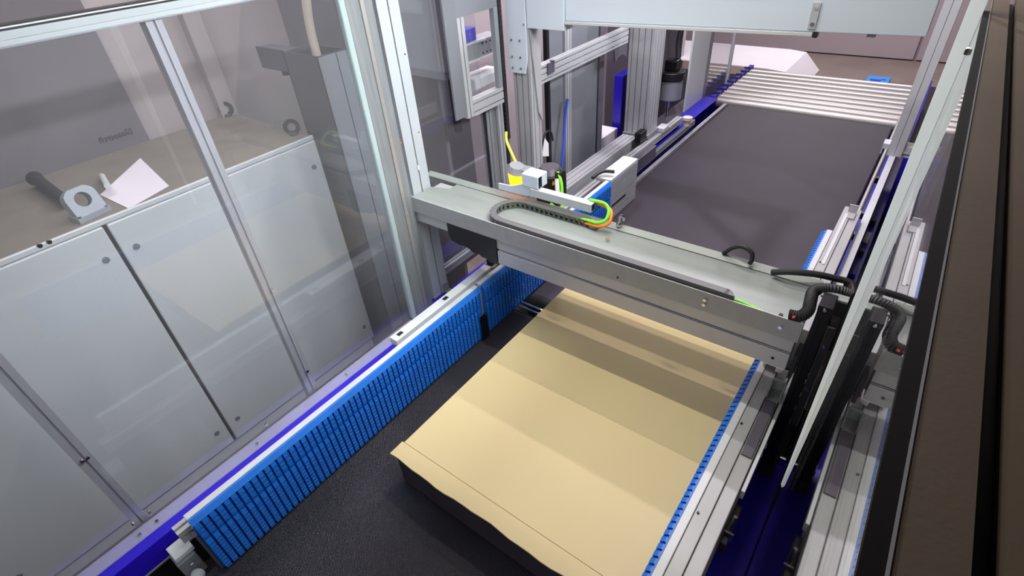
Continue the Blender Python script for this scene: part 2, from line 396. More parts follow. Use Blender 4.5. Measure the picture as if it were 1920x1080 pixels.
cl = thing('clamp_assembly', 'small dark steel clamp with pale pads on the left guide under the gantry', 'clamp', (-1.33, 1.53, 1.145))
obj('base', MB().box(-1.36, -1.30, 1.445, 1.72, 1.146, 1.168), STEEL, cl, bev=0.003)
obj('jaw', MB().box(-1.345, -1.312, 1.455, 1.50, 1.168, 1.192).cyl((-1.33, 1.475, 1.19), (-1.33, 1.475, 1.205), 0.01, n=8), BLKM, cl, bev=0.002)
obj('pad', MB().box(-1.352, -1.322, 1.54, 1.61, 1.168, 1.182), PAPER, cl, bev=0.002)
obj('pad', MB().box(-1.318, -1.302, 1.60, 1.69, 1.168, 1.182), PAPER, cl, bev=0.002)
obj('rod', MB().cyl((-1.352, 1.53, 1.20), (-1.352, 1.70, 1.20), 0.006, n=8), STAIN, cl, True)

ep = thing('guide_end_plate', 'aluminium slotted plate closing the far left blue guide', 'plate', (-1.27, 2.65, 0.90))
obj('plate', MB().slot('y', 2.475, 2.82, -1.300, -1.262, 0.905, 1.150, 1, 3), ALU, ep)
obj('cap', MB().box(-1.36, -1.262, 2.475, 2.82, 1.150, 1.172), ALUW, ep, bev=0.004)
obj('clamp_lever', MB().tube([(-1.35, 2.42, 1.19), (-1.33, 2.50, 1.20), (-1.27, 2.53, 1.20)], 0.010, 8), BLK, ep, True)
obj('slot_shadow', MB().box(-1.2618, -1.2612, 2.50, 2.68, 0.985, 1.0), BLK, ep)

# ------------------------------------------------------------------ left fence
fe = thing('safety_fence', 'aluminium framed clear safety fence along the left side', 'fence', (-1.62, 0.5, 0.93))
rail = MB().box(-1.64, -1.600, -1.2, 1.33, 2.310, 2.3245).box(-1.64, -1.602, -1.2, 1.33, 2.3245, 2.3415)
obj('top_rail', rail, POST, fe, bev=0.001)
obj('rail_slot_dark', MB().box(-1.64, -1.605, -1.2, 1.33, 2.342, 2.353), BLK, fe)  # black strip painting the dark of the rail slot
obj('rail_lip', MB().box(-1.644, -1.602, -1.2, 1.33, 2.346, 2.349), ALUW, fe)
obj('mullion', MB().slot('z', 0.60, 2.31, -1.648, -1.608, 0.598, 0.638), ALU, fe)
obj('mullion', MB().slot('z', 0.60, 2.31, -1.648, -1.608, -0.080, -0.040), ALU, fe)
obj('mullion', MB().slot('z', 0.60, 2.31, -1.648, -1.608, 1.250, 1.290), ALU, fe)
for y0, y1 in ((-1.15, -0.062), (-0.058, 0.616), (0.620, 1.303)):
    obj('pane', MB().box(-1.597, -1.592, y0, y1, 0.944, 2.315), GLASSF, fe)
for y, z in ((-0.066, 1.29), (-0.052, 1.29), (0.619, 1.46), (0.619, 1.06), (1.303, 1.75), (-0.08, 0.97), (-0.03, 0.97), (0.40, 0.965), (0.15, 1.9), (0.17, 1.9)):
    bolt(fe, (-1.592, y, z), (1, 0, 0), 0.0065)
obj('clear_flange', MB().box(-1.591, -1.540, -1.2, 1.155, 0.9362, 0.941), GLASSH, fe, label='clear bottom flange bolted on the blue beam')
obj('flange_edge', MB().box(-1.599, -1.5912, -1.2, 1.30, 0.9362, 0.944), PANELD, fe)
for y in (-0.085, -0.03, 0.335, 0.75, 1.05): bolt(fe, (-1.562, y, 0.941), (0, 0, 1), 0.007)
# corner post
po = thing('corner_post', 'bright white slotted aluminium post at the end of the left fence', 'post', (-1.64, 1.385, 0.936))
obj('profile', MB().slot('z', 0.937, 2.60, -1.69, -1.605, 1.333, 1.435, 1, 1, 0.006), POST, po)
obj('cover_strip', MB().box(-1.604, -1.6005, 1.378, 1.386, 1.60, 1.62), ALUW, po)
obj('foot_angle', MB().box(-1.605, -1.575, 1.40, 1.435, 0.936, 0.942).box(-1.605, -1.599, 1.40, 1.435, 0.936, 0.985), STEEL, po)
for z in (2.05, 1.75): bolt(po, (-1.605, 1.42, z), (1, 0, 0), 0.004, 0.003)
es = solo('edge_strip', MB().prism([(-1.600, 1.16), (-1.575, 1.16), (-1.575, 1.185), (-1.600, 1.185)], 'z', 0.94, 2.6), SILVE,
          'pale vertical strip left of the corner post', 'strip', bev=0.006)
fp = thing('steel_cover', 'dull steel cover plate between pale strip and corner post', 'plate', (-1.6, 1.25, 0.936))
obj('plate', MB().box(-1.590, -1.584, 1.19, 1.30, 0.936, 2.6), SILV, fp)
obj('seam', MB().box(-1.584, -1.578, 1.245, 1.260, 0.936, 2.6), STAIN, fp)

# ------------------------------------------------------------------ electrical cabinet
cb = thing('electrical_cabinet', 'pale grey two door electrical cabinet behind the left fence', 'cabinet', (-2.75, 0.45, 0))
obj('body', MB().box(-3.13, -2.385, -0.55, 1.40, 0.10, 1.60), CABI, cb, bev=0.006)
obj('top', MB().box(-3.13, -2.360, -0.55, 1.40, 1.601, 1.612), CABT, cb, bev=0.003, label='top sheet with its shade put into the grey')
obj('rim', MB().box(-2.362, -2.348, -0.55, 1.395, 1.596, 1.618), CABI, cb, bev=0.004)
obj('plinth', MB().box(-3.10, -2.40, -0.53, 1.38, 0, 0.10), PANELD, cb)
for y0, y1 in ((-0.545, 0.418), (0.432, 1.395)):
    d = obj('door', MB().box(-2.382, -2.345, y0, y1, 0.28, 1.594), CABI, cb, bev=0.006)
    for yy in (y0+0.05, y1-0.05):
        for z in (1.47, 0.40):
            obj('lock', MB().cyl((-2.345, yy, z), (-2.340, yy, z), 0.013, n=12), PANELG, d, True)
obj('gasket', MB().box(-2.384, -2.352, 0.419, 0.431, 0.28, 1.594), BLK, cb)
for x, y in ((-3.09, 1.36), (-2.46, 1.36)):
    obj('eyebolt', MB().torus((x, y, 1.652), 0.030, 0.0105, Matrix.Rotation(1.0, 3, 'Z')).cyl((x, y, 1.612), (x, y, 1.626), 0.022, n=12), DARKST, cb, True)
def lug(x, y, label, rz):
    t = thing('lifting_lug', label, 'bracket', (x, y, 1.613), 'lifting lugs on the cabinet')
    m_ = MB(); n = 24; out = []; inn = []
    hw, hh, ch = 0.055, 0.105, 0.022
    poly = [(-hw, 0), (hw, 0), (hw, hh-ch), (hw-ch, hh), (-hw+ch, hh), (-hw, hh-ch)]
    cx, cz, r_ = 0.0, 0.058, 0.028
    ring = []
    for i in range(n):
        a = 2*PI*i/n; dx, dz = math.cos(a), math.sin(a)
        best = 1e9
        for k in range(6):
            p, q = Vector(poly[k]), Vector(poly[(k+1) % 6]); e = q-p
            den = dx*e.y-dz*e.x
            if abs(den) < 1e-9: continue
            tt = ((p.x-cx)*e.y-(p.y-cz)*e.x)/den; uu = ((p.x-cx)*dz-(p.y-cz)*dx)/den
            if tt > 0 and -1e-6 <= uu <= 1+1e-6: best = min(best, tt)
        ring.append((cx+dx*best, cz+dz*best))
    circ = [(cx+r_*math.cos(2*PI*i/n), cz+r_*math.sin(2*PI*i/n)) for i in range(n)]
    rot = Matrix.Rotation(rz, 4, 'Z'); T = Matrix.Translation((x, y, 1.620)) @ rot @ Matrix.Rotation(-0.35, 4, 'X')
    vs = [T @ Vector((p[0], -0.03, p[1])) for p in ring]+[T @ Vector((p[0], -0.03, p[1])) for p in circ]
    vs += [T @ Vector((p[0], 0.02, p[1])) for p in ring]+[T @ Vector((p[0], 0.02, p[1])) for p in circ]
    fs = []
    for i in range(n):
        j = (i+1) % n
        fs += [(i, j, n+j, n+i), (2*n+i, 3*n+i, 3*n+j, 2*n+j), (i, 2*n+i, 2*n+j, j), (n+i, n+j, 3*n+j, 3*n+i)]
    obj('plate', m_.add(vs, fs), PANELL, t)
    T2 = Matrix.Translation((x, y, 1.613)) @ rot
    obj('foot', MB().box(-0.06, 0.06, -0.035, 0.045, 0.0, 0.020, T2), PANELL, t)
    for dx in (-0.05, 0.05): 
        p = T2 @ Vector((dx, -0.027, 0.020)); bolt(t, p, (0, 0, 1), 0.008, 0.006)
    return t
lug(-2.44, 0.425, 'pale lifting lug with round hole above the cabinet door gap', PI/2+0.15)
lug(-2.46, 0.03, 'cropped lifting lug at the left edge of the cabinet top', PI/2+0.15)
solo('sensor_rod', MB().cyl((-2.80, 0.60, 1.626), (-2.55, 0.545, 1.66), 0.012, n=10), CABI, 'pale thin rod lying behind the lifting lug on the cabinet', 'rod', smooth=True)
solo('black_plug', MB().cyl((-2.95, 0.41, 1.65), (-2.60, 0.40, 1.65), 0.024, 0.02, 12).cyl((-2.99, 0.41, 1.65), (-2.95, 0.41, 1.65), 0.032, 0.026, 12), RUB,
     'thick black cable stub lying on the cabinet behind the lug', 'cable', smooth=True)
solo('paper_sheet', MB().add([(-2.43, 0.72, 1.6135), (-2.36, 0.53, 1.6135), (-2.62, 0.52, 1.6135), (-2.90, 0.80, 1.6135), (-2.43, 0.72, 1.6145), (-2.36, 0.53, 1.6145), (-2.62, 0.52, 1.6145), (-2.90, 0.80, 1.6145)],
     [(0, 1, 2, 3), (7, 6, 5, 4), (0, 4, 5, 1), (1, 5, 6, 2), (2, 6, 7, 3), (3, 7, 4, 0)]), PAPER, 'white paper sheet lying on the cabinet top', 'paper')
bd = thing('notice_board', 'grey board with a handwritten Thai note on the wall above the cabinet', 'board', (-3.13, 0.4, 1.60))
obj('panel', MB().box(-3.148, -3.128, -0.6, 0.945, 1.59, 2.75), BOARD, bd, bev=0.003)
tcu = bpy.data.curves.new('lettering', 'FONT'); tcu.body = '\u0e17\u0e35\u0e48\u0e27\u0e32\u0e07\u0e02\u0e2d\u0e07\u0e44\u0e21\u0e49'; tcu.size = 0.034; tcu.extrude = 0.0008; tcu.align_x = 'CENTER'
to = bpy.data.objects.new('lettering', tcu); C.objects.link(to); to.parent = bd
to.location = Vector((-3.126, 0.810, 1.668))-wloc(bd); to.rotation_euler = (PI/2, 0, PI/2); tcu.materials.append(INK)
bpy.context.view_layer.update()
tme = bpy.data.meshes.new_from_object(to.evaluated_get(bpy.context.evaluated_depsgraph_get()))
t2 = bpy.data.objects.new('handwriting', tme); C.objects.link(t2); t2.parent = bd; t2.location = to.location.copy(); t2.rotation_euler = to.rotation_euler.copy()
bpy.data.objects.remove(to)

# grey trunking column
tr = thing('cable_trunking', 'tall grey cable trunking with a side arm behind the fence', 'trunking', (-2.33, 1.62, 0))
tm = MB(); x0, x1, y0, y1 = -2.47, -2.20, 1.44, 1.60
for a in ((x0, x1, y0, y0+0.006), (x0, x1, y1-0.006, y1), (x0, x0+0.006, y0, y1), (x1-0.006, x1, y0, y1)):
    tm.box(a[0], a[1], a[2], a[3], 0.0, 1.985)
obj('duct', tm, TRUNK, tr)
obj('duct_dark_fill', MB().box(x0+0.006, x1-0.006, y0+0.006, y1-0.006, 0, 1.968), BLK, tr)  # solid black fill painting the dark inside of the open duct
obj('cover', MB().box(x1+0.0005, x1+0.003, y0, y1, 0, 1.98), PANELL, tr, label='lit side of the trunking, painted lighter')  # thin lighter slab, paints the light falling on this side
obj('side_seam', MB().box(x1+0.003, x1+0.0045, 1.535, 1.540, 0, 1.98), PANELD, tr)
obj('arm', MB().box(-2.70, -2.471, 1.442, 1.53, 1.897, 1.985).box(-2.70, -2.471, 1.440, 1.446, 1.890, 1.992), TRUNK, tr, bev=0.003)
obj('gland', MB().cyl((-2.56, 1.48, 1.897), (-2.56, 1.48, 1.862), 0.022, n=12), BLK, tr, True)
solo('cream_hose', MB().tube([(-2.29, 1.50, 1.90), (-2.29, 1.50, 2.05), (-2.28, 1.51, 2.18), (-2.25, 1.53, 2.34), (-2.24, 1.55, 2.6)], 0.020, 12), CREAM,
     'cream flexible hose rising from the grey trunking', 'hose', smooth=True)
# grey cross panel behind the fence right of the trunking
bp_ = thing('back_partition', 'dark grey partition panels behind the trunking', 'partition', (-2.9, 2.0, 0))
obj('panel', MB().box(-3.10, -2.56, 1.905, 1.93, 0, 2.6), PANELG, bp_)
obj('panel', MB().box(-2.55, -1.95, 1.905, 1.93, 0, 2.6), BOARD, bp_)
obj('base_channel', MB().box(-3.10, -1.95, 1.88, 1.90, 0, 0.4), PANELD, bp_)

# ------------------------------------------------------------------ gantry
ga = thing('gantry', 'silver steel gantry tray crossing above the tan sheet', 'gantry', (-0.8, 1.4, 1.33))
XL, XR = -1.66, -0.062
tray = MB()
tray.add([(XL, 1.306, 1.497), (XR, 1.306, 1.497), (XR, 1.508, 1.497), (-1.515, 1.508, 1.497), (-1.515, 1.46, 1.497), (-1.60, 1.435, 1.497), (-1.60, 1.332, 1.497), (XL, 1.332, 1.497)] +
         [(XL, 1.306, 1.500), (XR, 1.306, 1.500), (XR, 1.508, 1.500), (-1.515, 1.508, 1.500), (-1.515, 1.46, 1.500), (-1.60, 1.435, 1.500), (-1.60, 1.332, 1.500), (XL, 1.332, 1.500)],
         [tuple(range(8)), tuple(range(15, 7, -1))]+[(i, 8+i, 8+(i+1) % 8, (i+1) % 8) for i in range(8)])
obj('tray', tray, STEEL, ga)
obj('front_flange', MB().box(XL, XR, 1.300, 1.305, 1.445, 1.515), PLATE, ga, bev=0.001)
obj('back_flange', MB().prism([(1.509, 1.470), (1.513, 1.470), (1.513, 1.500), (1.535, 1.512), (1.534, 1.515), (1.509, 1.503)], 'x', -1.70, XR), STEEL, ga)
obj('lower_profile', MB().box(-1.14, -0.07, 1.304, 1.310, 1.332, 1.391).box(-1.14, -0.07, 1.311, 1.495, 1.33, 1.392), ALU, ga, bev=0.001)
obj('upper_profile', MB().box(-1.60, -0.07, 1.310, 1.495, 1.396, 1.494), ALU, ga, bev=0.001)
blk = MB(); 
pts = [(-1.40, 1.445), (-1.40, 1.385), (-1.385, 1.360), (-1.34, 1.352), (-1.31, 1.358), (-1.27, 1.340), (-1.24, 1.343), (-1.225, 1.333), (-1.205, 1.334), (-1.185, 1.322), (-1.145, 1.325), (-1.145, 1.445)]
blk.prism([(p[0], p[1]) for p in pts], 'y', 1.303, 1.325)
obj('torn_pad', blk, BLK, ga, label='ragged black pad under the left end')
for p in ((-0.33, 1.2995, 1.472), (-0.33, 1.2995, 1.490), (-0.115, 1.2995, 1.482)): bolt(ga, p, (0, -1, 0), 0.007, 0.006)
for p in ((-0.19, 1.4), ): pass
bolt(ga, (-0.62, 1.2995, 1.462), (0, -1, 0), 0.004, 0.002, BLK); bolt(ga, (-0.11, 1.303, 1.36), (0, -1, 0), 0.005, 0.002, BLK)
bolt(ga, (-0.125, 1.325, 1.5005), (0, 0, 1), 0.006, 0.006, BLK); bolt(ga, (-0.73, 1.43, 1.5005), (0, 0, 1), 0.009, 0.01)
obj('notch_pad', MB().box(-1.597, -1.525, 1.44, 1.50, 1.47, 1.492), BLK, ga)
ba = thing('hook_bolt', 'small steel hook bolt on the back lip of the gantry', 'hook', (-0.735, 1.52, 1.515))
obj('hook', MB().tube([(-0.735, 1.525, 1.513), (-0.735, 1.525, 1.54), (-0.730, 1.528, 1.553), (-0.722, 1.53, 1.548), (-0.720, 1.53, 1.535)], 0.005, 8), CHROME, ba, True)
obj('nut', MB().cyl((-0.735, 1.525, 1.511), (-0.735, 1.525, 1.521), 0.012, n=6), CHROME, ba)

# cable chain on the tray
ch = thing('cable_chain', 'dark grey cable drag chain looping along the gantry tray', 'cable chain', (-0.8, 1.4, 1.50))
path = []
xa, xb = -0.285, -1.115
n = 0
p = xa
STEP = 0.0225
while p > xb: path.append((p, 1.3215, PI)); p -= STEP
rr = 0.0815; cy = 1.3215+rr; cx = p
L = PI*rr; k = int(L/STEP)
for i in range(k+1):
    a = -PI/2-PI*i/k
    path.append((cx+rr*1.05*math.cos(a), cy+rr*math.sin(a), a-PI/2))
p = cx+STEP
while p < -0.84: path.append((p, cy+rr+0.012*math.sin((p-cx)/0.28*PI)*0, 0)); p += STEP
lk = MB().box(-0.0118, 0.0118, -0.0125, 0.0125, 0.0, 0.004).box(-0.0118, 0.0118, -0.0125, 0.0125, 0.022, 0.026) \
    .box(-0.0075, 0.0035, -0.0125, -0.0095, 0.004, 0.022).box(-0.0118, 0.0118, 0.0105, 0.0125, 0.004, 0.022)
lkm = lk.mesh('chain_link', CHAIN)
for (x, y, a) in path:
    o = bpy.data.objects.new('chain_link', lkm); C.objects.link(o); o.parent = ch
    o.location = Vector((x, y, 1.502))-wloc(ch); o.rotation_euler = (0, 0, a)
obj('end_mount', MB().box(-0.83, -0.80, 1.470, 1.500, 1.502, 1.515), STEEL, ch)
obj('end_mount', MB().prism([(-0.283, 1.308), (-0.283, 1.335), (-0.265, 1.328), (-0.252, 1.308)], 'z', 1.502, 1.528), CHAIN, ch)
pa = [(x, y-0.0005 if abs(a) < 0.01 else y, 1.521) for (x, y, a) in path if x < -0.5][::4]
cu = [(-1.00, 1.4795, 1.518), (-0.90, 1.4815, 1.519), (-0.84, 1.478, 1.528), (-0.795, 1.472, 1.533), (-0.768, 1.482, 1.548), (-0.772, 1.51, 1.572), (-0.80, 1.525, 1.586), (-0.86, 1.525, 1.585)]
loopc = [(cx+rr*1.05*math.cos(-PI/2-PI*i/8), cy+rr*math.sin(-PI/2-PI*i/8), 1.517) for i in range(9)]
solo('lime_cable', MB().tube([(xb, 1.3215, 1.517)]+loopc+[(-1.05, cy+rr, 1.517)]+cu[1:], 0.0062, 8), GRN, 'lime green cable threading the drag chain and looping at its end', 'cable', smooth=True)
cu2 = [(-1.00, 1.486, 1.513), (-0.90, 1.486, 1.513), (-0.84, 1.476, 1.516), (-0.79, 1.468, 1.522), (-0.757, 1.478, 1.536), (-0.756, 1.50, 1.556), (-0.775, 1.52, 1.572), (-0.84, 1.532, 1.577)]
solo('orange_cable', MB().tube(cu2, 0.0062, 8), ORG, 'orange cable looping beside the lime cable at the chain end', 'cable', smooth=True)
solo('lime_cable', MB().tube([(-0.255, 1.320, 1.508), (-0.23, 1.318, 1.509), (-0.19, 1.312, 1.507), (-0.17, 1.310, 1.506)], 0.005, 8), GRN, 'short lime cable end leaving the chain at the gantry front', 'cable', smooth=True)

# sliding head arm above the tray
ar = thing('sensor_boom', 'light grey square sensor boom with white box above the drag chain', 'sensor boom', (-1.05, 1.5, 1.535))
obj('bar', MB().box(-1.11, -0.838, 1.498, 1.530, 1.548, 1.582), ALUW, ar, bev=0.002)
obj('bar_bore', MB().box(-0.838, -0.8375, 1.502, 1.526, 1.552, 1.578), BLK, ar)
obj('bracket', MB().prism([(-1.275, 1.537), (-1.275, 1.563), (-1.21, 1.566), (-1.12, 1.60), (-1.10, 1.60), (-1.10, 1.545), (-1.16, 1.537)], 'y', 1.505, 1.512), WHITE, ar, bev=0.001)
bx = obj('sensor_box', MB().box(-1.150, -1.072, 1.50, 1.565, 1.583, 1.637), WHITE, ar, bev=0.004)
obj('sensor_window', MB().box(-1.0718, -1.071, 1.503, 1.525, 1.588, 1.632), BLK, bx)
al = thing('indicator_lamp', 'glowing amber indicator lamp beside the white sensor box', 'lamp', (-1.225, 1.56, 1.53))
obj('lens', MB().cyl((-1.222, 1.56, 1.525), (-1.222, 1.56, 1.605), 0.026, 0.034, 16), AMBER, al, True)
obj('cap', MB().cyl((-1.222, 1.56, 1.606), (-1.215, 1.56, 1.632), 0.040, 0.030, 16).box(-1.25, -1.15, 1.55, 1.60, 1.612, 1.620), ALUG, al, True)
solo('yellow_cable', MB().tube([(-1.235, 1.58, 1.632), (-1.26, 1.59, 1.66), (-1.285, 1.60, 1.69), (-1.30, 1.61, 1.71), (-1.305, 1.62, 1.735)], 0.0058, 8), YEL,
     'short yellow cable entering the amber lamp', 'cable', smooth=True)
mo = thing('drive_motor', 'black cylindrical motor standing behind the white sensor box', 'motor', (-1.18, 1.75, 1.42))
obj('housing', MB().cyl((-1.18, 1.75, 1.40), (-1.18, 1.75, 1.535), 0.068, 0.066, 24), BLK, mo, True, bev=0.004)
obj('cap', MB().cyl((-1.185, 1.75, 1.5355), (-1.185, 1.75, 1.56), 0.055, 0.04, 20), PANELD, mo, True)
obj('terminal', MB().box(-1.115, -1.085, 1.68, 1.72, 1.50, 1.575), BLK, mo, bev=0.004)
obj('mount', MB().box(-1.23, -1.13, 1.515, 1.80, 1.385, 1.40), ALUG, mo)
obj('warning_mark', MB().prism([(-1.137, 1.505), (-1.120, 1.513), (-1.132, 1.528)], 'y', 1.6925, 1.694), YEL, mo)
solo('green_yellow_wire', MB().tube([(-1.105, 1.69, 1.575), (-1.075, 1.67, 1.54), (-1.06, 1.65, 1.49), (-1.045, 1.62, 1.45), (-1.05, 1.60, 1.46), (-1.055, 1.56, 1.50)], 0.006, 8), GRN, 'green wire dropping from the black motor terminal', 'cable', smooth=True)
solo('pale_connector', MB().tube([(-1.10, 1.675, 1.55), (-1.085, 1.655, 1.515), (-1.07, 1.64, 1.475)], 0.010, 8), CABI, 'pale plug hanging beside the black motor', 'connector', smooth=True)

# cables and hoses on the right end
solo('cable_loop', MB().tube([(-0.36, 1.53, 1.515), (-0.335, 1.53, 1.545), (-0.305, 1.525, 1.562), (-0.275, 1.52, 1.553), (-0.268, 1.515, 1.53), (-0.272, 1.512, 1.516)], 0.007, 8), RUB, 'small black cable loop on the back lip of the gantry', 'cable', smooth=True)
solo('black_cable', MB().tube([(-0.20, 1.50, 1.517), (-0.15, 1.495, 1.54), (-0.09, 1.51, 1.545), (-0.04, 1.525, 1.54), (0.005, 1.53, 1.535), (0.020, 1.50, 1.52)], 0.010, 10), RUB, 'thick black cable arching over the right end of the gantry', 'cable', smooth=True)
solo('corrugated_hose', MB().tube([(-0.105, 1.315, 1.52), (-0.078, 1.318, 1.525), (-0.066, 1.34, 1.535), (-0.070, 1.375, 1.545), (-0.072, 1.415, 1.550), (-0.05, 1.440, 1.552), (-0.01, 1.455, 1.548), (0.012, 1.46, 1.54)], 0.016, 12, 0.07, 10), RUB,
     'black corrugated hose curving off the right end of the tray', 'hose', smooth=True)
for i, (p, m_) in enumerate((((-0.090, 1.302, 1.528), LED),)):
    solo('indicator_light', MB().cyl(p, (p[0]-0.002, p[1]-0.006, p[2]+0.003), 0.0035, n=8), m_, 'tiny orange light on the hose end of the gantry', 'light', smooth=True)

# right carriage: vertical black actuator
ac = thing('vertical_actuator', 'black vertical linear actuator at the right end of the gantry', 'actuator', (-0.03, 1.38, 0.86))
obj('profile', MB().slot('z', 0.87, 1.535, -0.046, -0.012, 1.352, 1.40, 1, 1, 0.006, 0.004), BLKM, ac)
obj('head', MB().box(-0.047, -0.011, 1.351, 1.42, 1.5355, 1.556), BLKM, ac, bev=0.002)
obj('head_plate', MB().box(-0.052, 0.015, 1.405, 1.435, 1.545, 1.552), STEEL, ac, bev=0.001)
obj('carriage', MB().box(-0.010, 0.012, 1.345, 1.40, 1.08, 1.50), BLK, ac, bev=0.003)
for z in (1.545, 1.43, 1.25): bolt(ac, (-0.029 if z > 1.5 else 0.0, 1.3505 if z > 1.5 else 1.3445, z), (0, -1, 0), 0.006, 0.004)
obj('end_block', MB().box(-0.060, -0.049, 1.31, 1.37, 1.30, 1.395), BLK, ac)
obj('foot', MB().box(-0.05, 0.0, 1.33, 1.42, 0.80, 0.869), BLK, ac)
dm = thing('drive_mechanism', 'dark chain drive below the right end of the gantry', 'mechanism', (-0.02, 1.6, 0.784))
obj('bracket', MB().box(-0.056, -0.044, 1.47, 1.80, 0.805, 1.10), BLKM, dm, bev=0.003)
obj('bracket', MB().box(0.012, 0.024, 1.46, 1.80, 0.805, 1.06), BLKM, dm, bev=0.003)
for i in range(9):
    y = 1.50+0.022*i; obj('chain_link', MB().cyl((-0.024, y, 0.90+0.014*i), (-0.004, y, 0.90+0.014*i), 0.010, n=10), STAIN if i % 2 else BLKM, dm, True)
obj('sprocket', MB().cyl((-0.032, 1.52, 0.97), (-0.014, 1.52, 0.97), 0.026, n=14), STAIN, dm, True)
obj('base', MB().box(-0.058, 0.027, 1.445, 1.88, 0.784, 0.80), BLK, dm)
obj('dark_back_sheet', MB().box(-0.058, 0.027, 1.84, 1.85, 0.801, 1.30), BLK, dm)  # black sheet added to paint the shaded area behind the chain drive
for x in (-0.048, -0.008): obj('pin', MB().cyl((x, 1.44, 0.808), (x+0.028, 1.44, 0.808), 0.006, n=8), CHROME, dm, True)

# ------------------------------------------------------------------ right guide carriers
def carrier(label, y0, y1, near):
    t = thing('guide_carrier', label, 'guide support', (-0.11, (y0+y1)/2, 0.80))
    obj('profile', MB().box(-0.1345, -0.098, y0, y1, 1.00, 1.166), PLATE, t, bev=0.002)
    obj('cover_plate', MB().box(-0.097, -0.060, y0, y1, 1.00, 1.160), PLATE, t, bev=0.002)
    obj('web', MB().box(-0.125, -0.066, y0, y1, 0.955, 1.0), ALUG, t)
    ys = [y0+0.12+0.35*i for i in range(int((y1-y0)/0.35))]
    for y in ys: 
        obj('stand', MB().box(-0.115, -0.075, y-0.02, y+0.02, 0.70, 0.955), ALUG, t)
        bolt(t, (-0.126, y, 1.166), (0, 0, 1), 0.004, 0.004, BLK)
    return t
cn = carrier('pale aluminium carrier behind the right near blue guide', 0.02, 1.50, True)
cf = carrier('pale aluminium carrier behind the far right blue guide', 1.74, 2.78, False)
obj('rubber_pad', MB().box(-0.094, -0.064, 1.085, 1.33, 1.1602, 1.166), PANELD, cn, bev=0.001)
obj('bracket', MB().box(-0.098, -0.058, 1.392, 1.40, 1.161, 1.20).box(-0.098, -0.094, 1.34, 1.40, 1.161, 1.195).box(-0.060, -0.056, 1.34, 1.40, 1.161, 1.2), STEEL, cn)
obj('junction_block', MB().box(-0.150, -0.105, 1.47, 1.535, 1.178, 1.215), PAPER, cn, bev=0.003)
obj('junction_block', MB().box(-0.104, -0.080, 1.45, 1.50, 1.178, 1.20), PAPER, cn, bev=0.003)
obj('side_strip', MB().box(-0.056, -0.046, 0.975, 1.50, 1.12, 1.155), ALUW, cn, bev=0.001)
obj('toggle', MB().box(-0.056, -0.040, 0.835, 0.97, 1.05, 1.10), BLK, cn, bev=0.002)
obj('toggle_pin', MB().cyl((-0.043, 0.885, 1.10), (-0.043, 0.885, 1.165), 0.005, n=8).box(-0.055, -0.032, 0.862, 0.868, 1.08, 1.115), CHROME, cn)
obj('bracket', MB().box(-0.115, -0.078, 2.725, 2.731, 1.161, 1.205).box(-0.115, -0.078, 2.66, 2.725, 1.161, 1.168), ALU, cf)
obj('joint_plate', MB().box(-0.12, -0.108, 2.20, 2.70, 1.1662, 1.169), ALUW, cf)

# right longitudinal rail, fittings, upright
rr_ = thing('longitudinal_rail', 'pale lilac aluminium rail running along the right of the belt', 'rail', (-0.03, 2.8, 0.955))
obj('profile', MB().slot('y', 1.90, 4.75, -0.049, -0.017, 1.02, 1.10, 0, 1), ALUW, rr_)
obj('spacer', MB().box(-0.045, -0.02, 1.95, 4.7, 0.956, 1.02), BLK, rr_)
gd = thing('belt_edge_bar', 'thin round steel bar beside the right belt edge', 'rail', (-0.08, 3.3, 0.90))
obj('bar', MB().cyl((-0.082, 2.80, 0.985), (-0.082, 4.75, 0.985), 0.011, n=12), STAIN, gd, True)
for y in (2.85, 3.1, 3.6, 4.2): obj('clip', MB().box(-0.09, -0.055, y, y+0.03, 0.955, 0.99), BLKM, gd)
fit = [(3.05, BLKM, 0.03, 0.03), (2.85, PAPER, 0.07, 0.03), (2.72, BLK, 0.03, 0.025), (2.50, BLUEF, 0.06, 0.02), (2.33, BLK, 0.05, 0.025), (2.2, STEEL, 0.02, 0.02), (2.05, BLK, 0.03, 0.03)]
for i, (y, m_, l_, h_) in enumerate(fit):
    if y > 2.6: nm = ('dark valve block', 'cream plug', 'small dark cap')[i]
    else: nm = ('blue clip', 'black connector', 'steel nut', 'black cap')[i-3]
    solo('cable_fitting', MB().box(-0.012, 0.012, y, y+l_, 0.956, 0.956+h_), m_, '%s on the blue beam right of the lilac rail, %s from the gantry' % (nm, ('seventh', 'sixth', 'fifth', 'fourth', 'third', 'second', 'first')[i]), 'fitting', bev=0.002)
up = thing('right_upright', 'slotted aluminium upright standing at the right end of the belt', 'post', (-0.03, 3.74, 1.10))
obj('profile', MB().slot('z', 1.101, 2.75, -0.066, 0.010, 3.70, 3.78, 2, 2), ALU, up)
obj('cover', MB().box(-0.064, -0.030, 3.692, 3.699, 1.101, 2.75), ALUW, up)
obj('cover', MB().box(-0.027, 0.008, 3.692, 3.699, 1.101, 2.75), ALUW, up)
obj('angle_bracket', MB().box(-0.10, -0.067, 3.70, 3.78, 1.135, 1.165).box(-0.10, -0.094, 3.70, 3.78, 1.101, 1.135), ALUW, up)
obj('angle_bracket', MB().box(0.011, 0.05, 3.70, 3.78, 1.135, 1.165).box(0.011, 0.05, 3.70, 3.78, 1.101, 1.108), ALUW, up)
obj('header', MB().slot('y', 2.12, 3.78, -0.066, 0.010, 2.751, 2.83), ALU, up)
obj('bearer', MB().box(0.0285, 0.20, 3.69, 3.79, 0.721, 1.10), BLUEF, up)

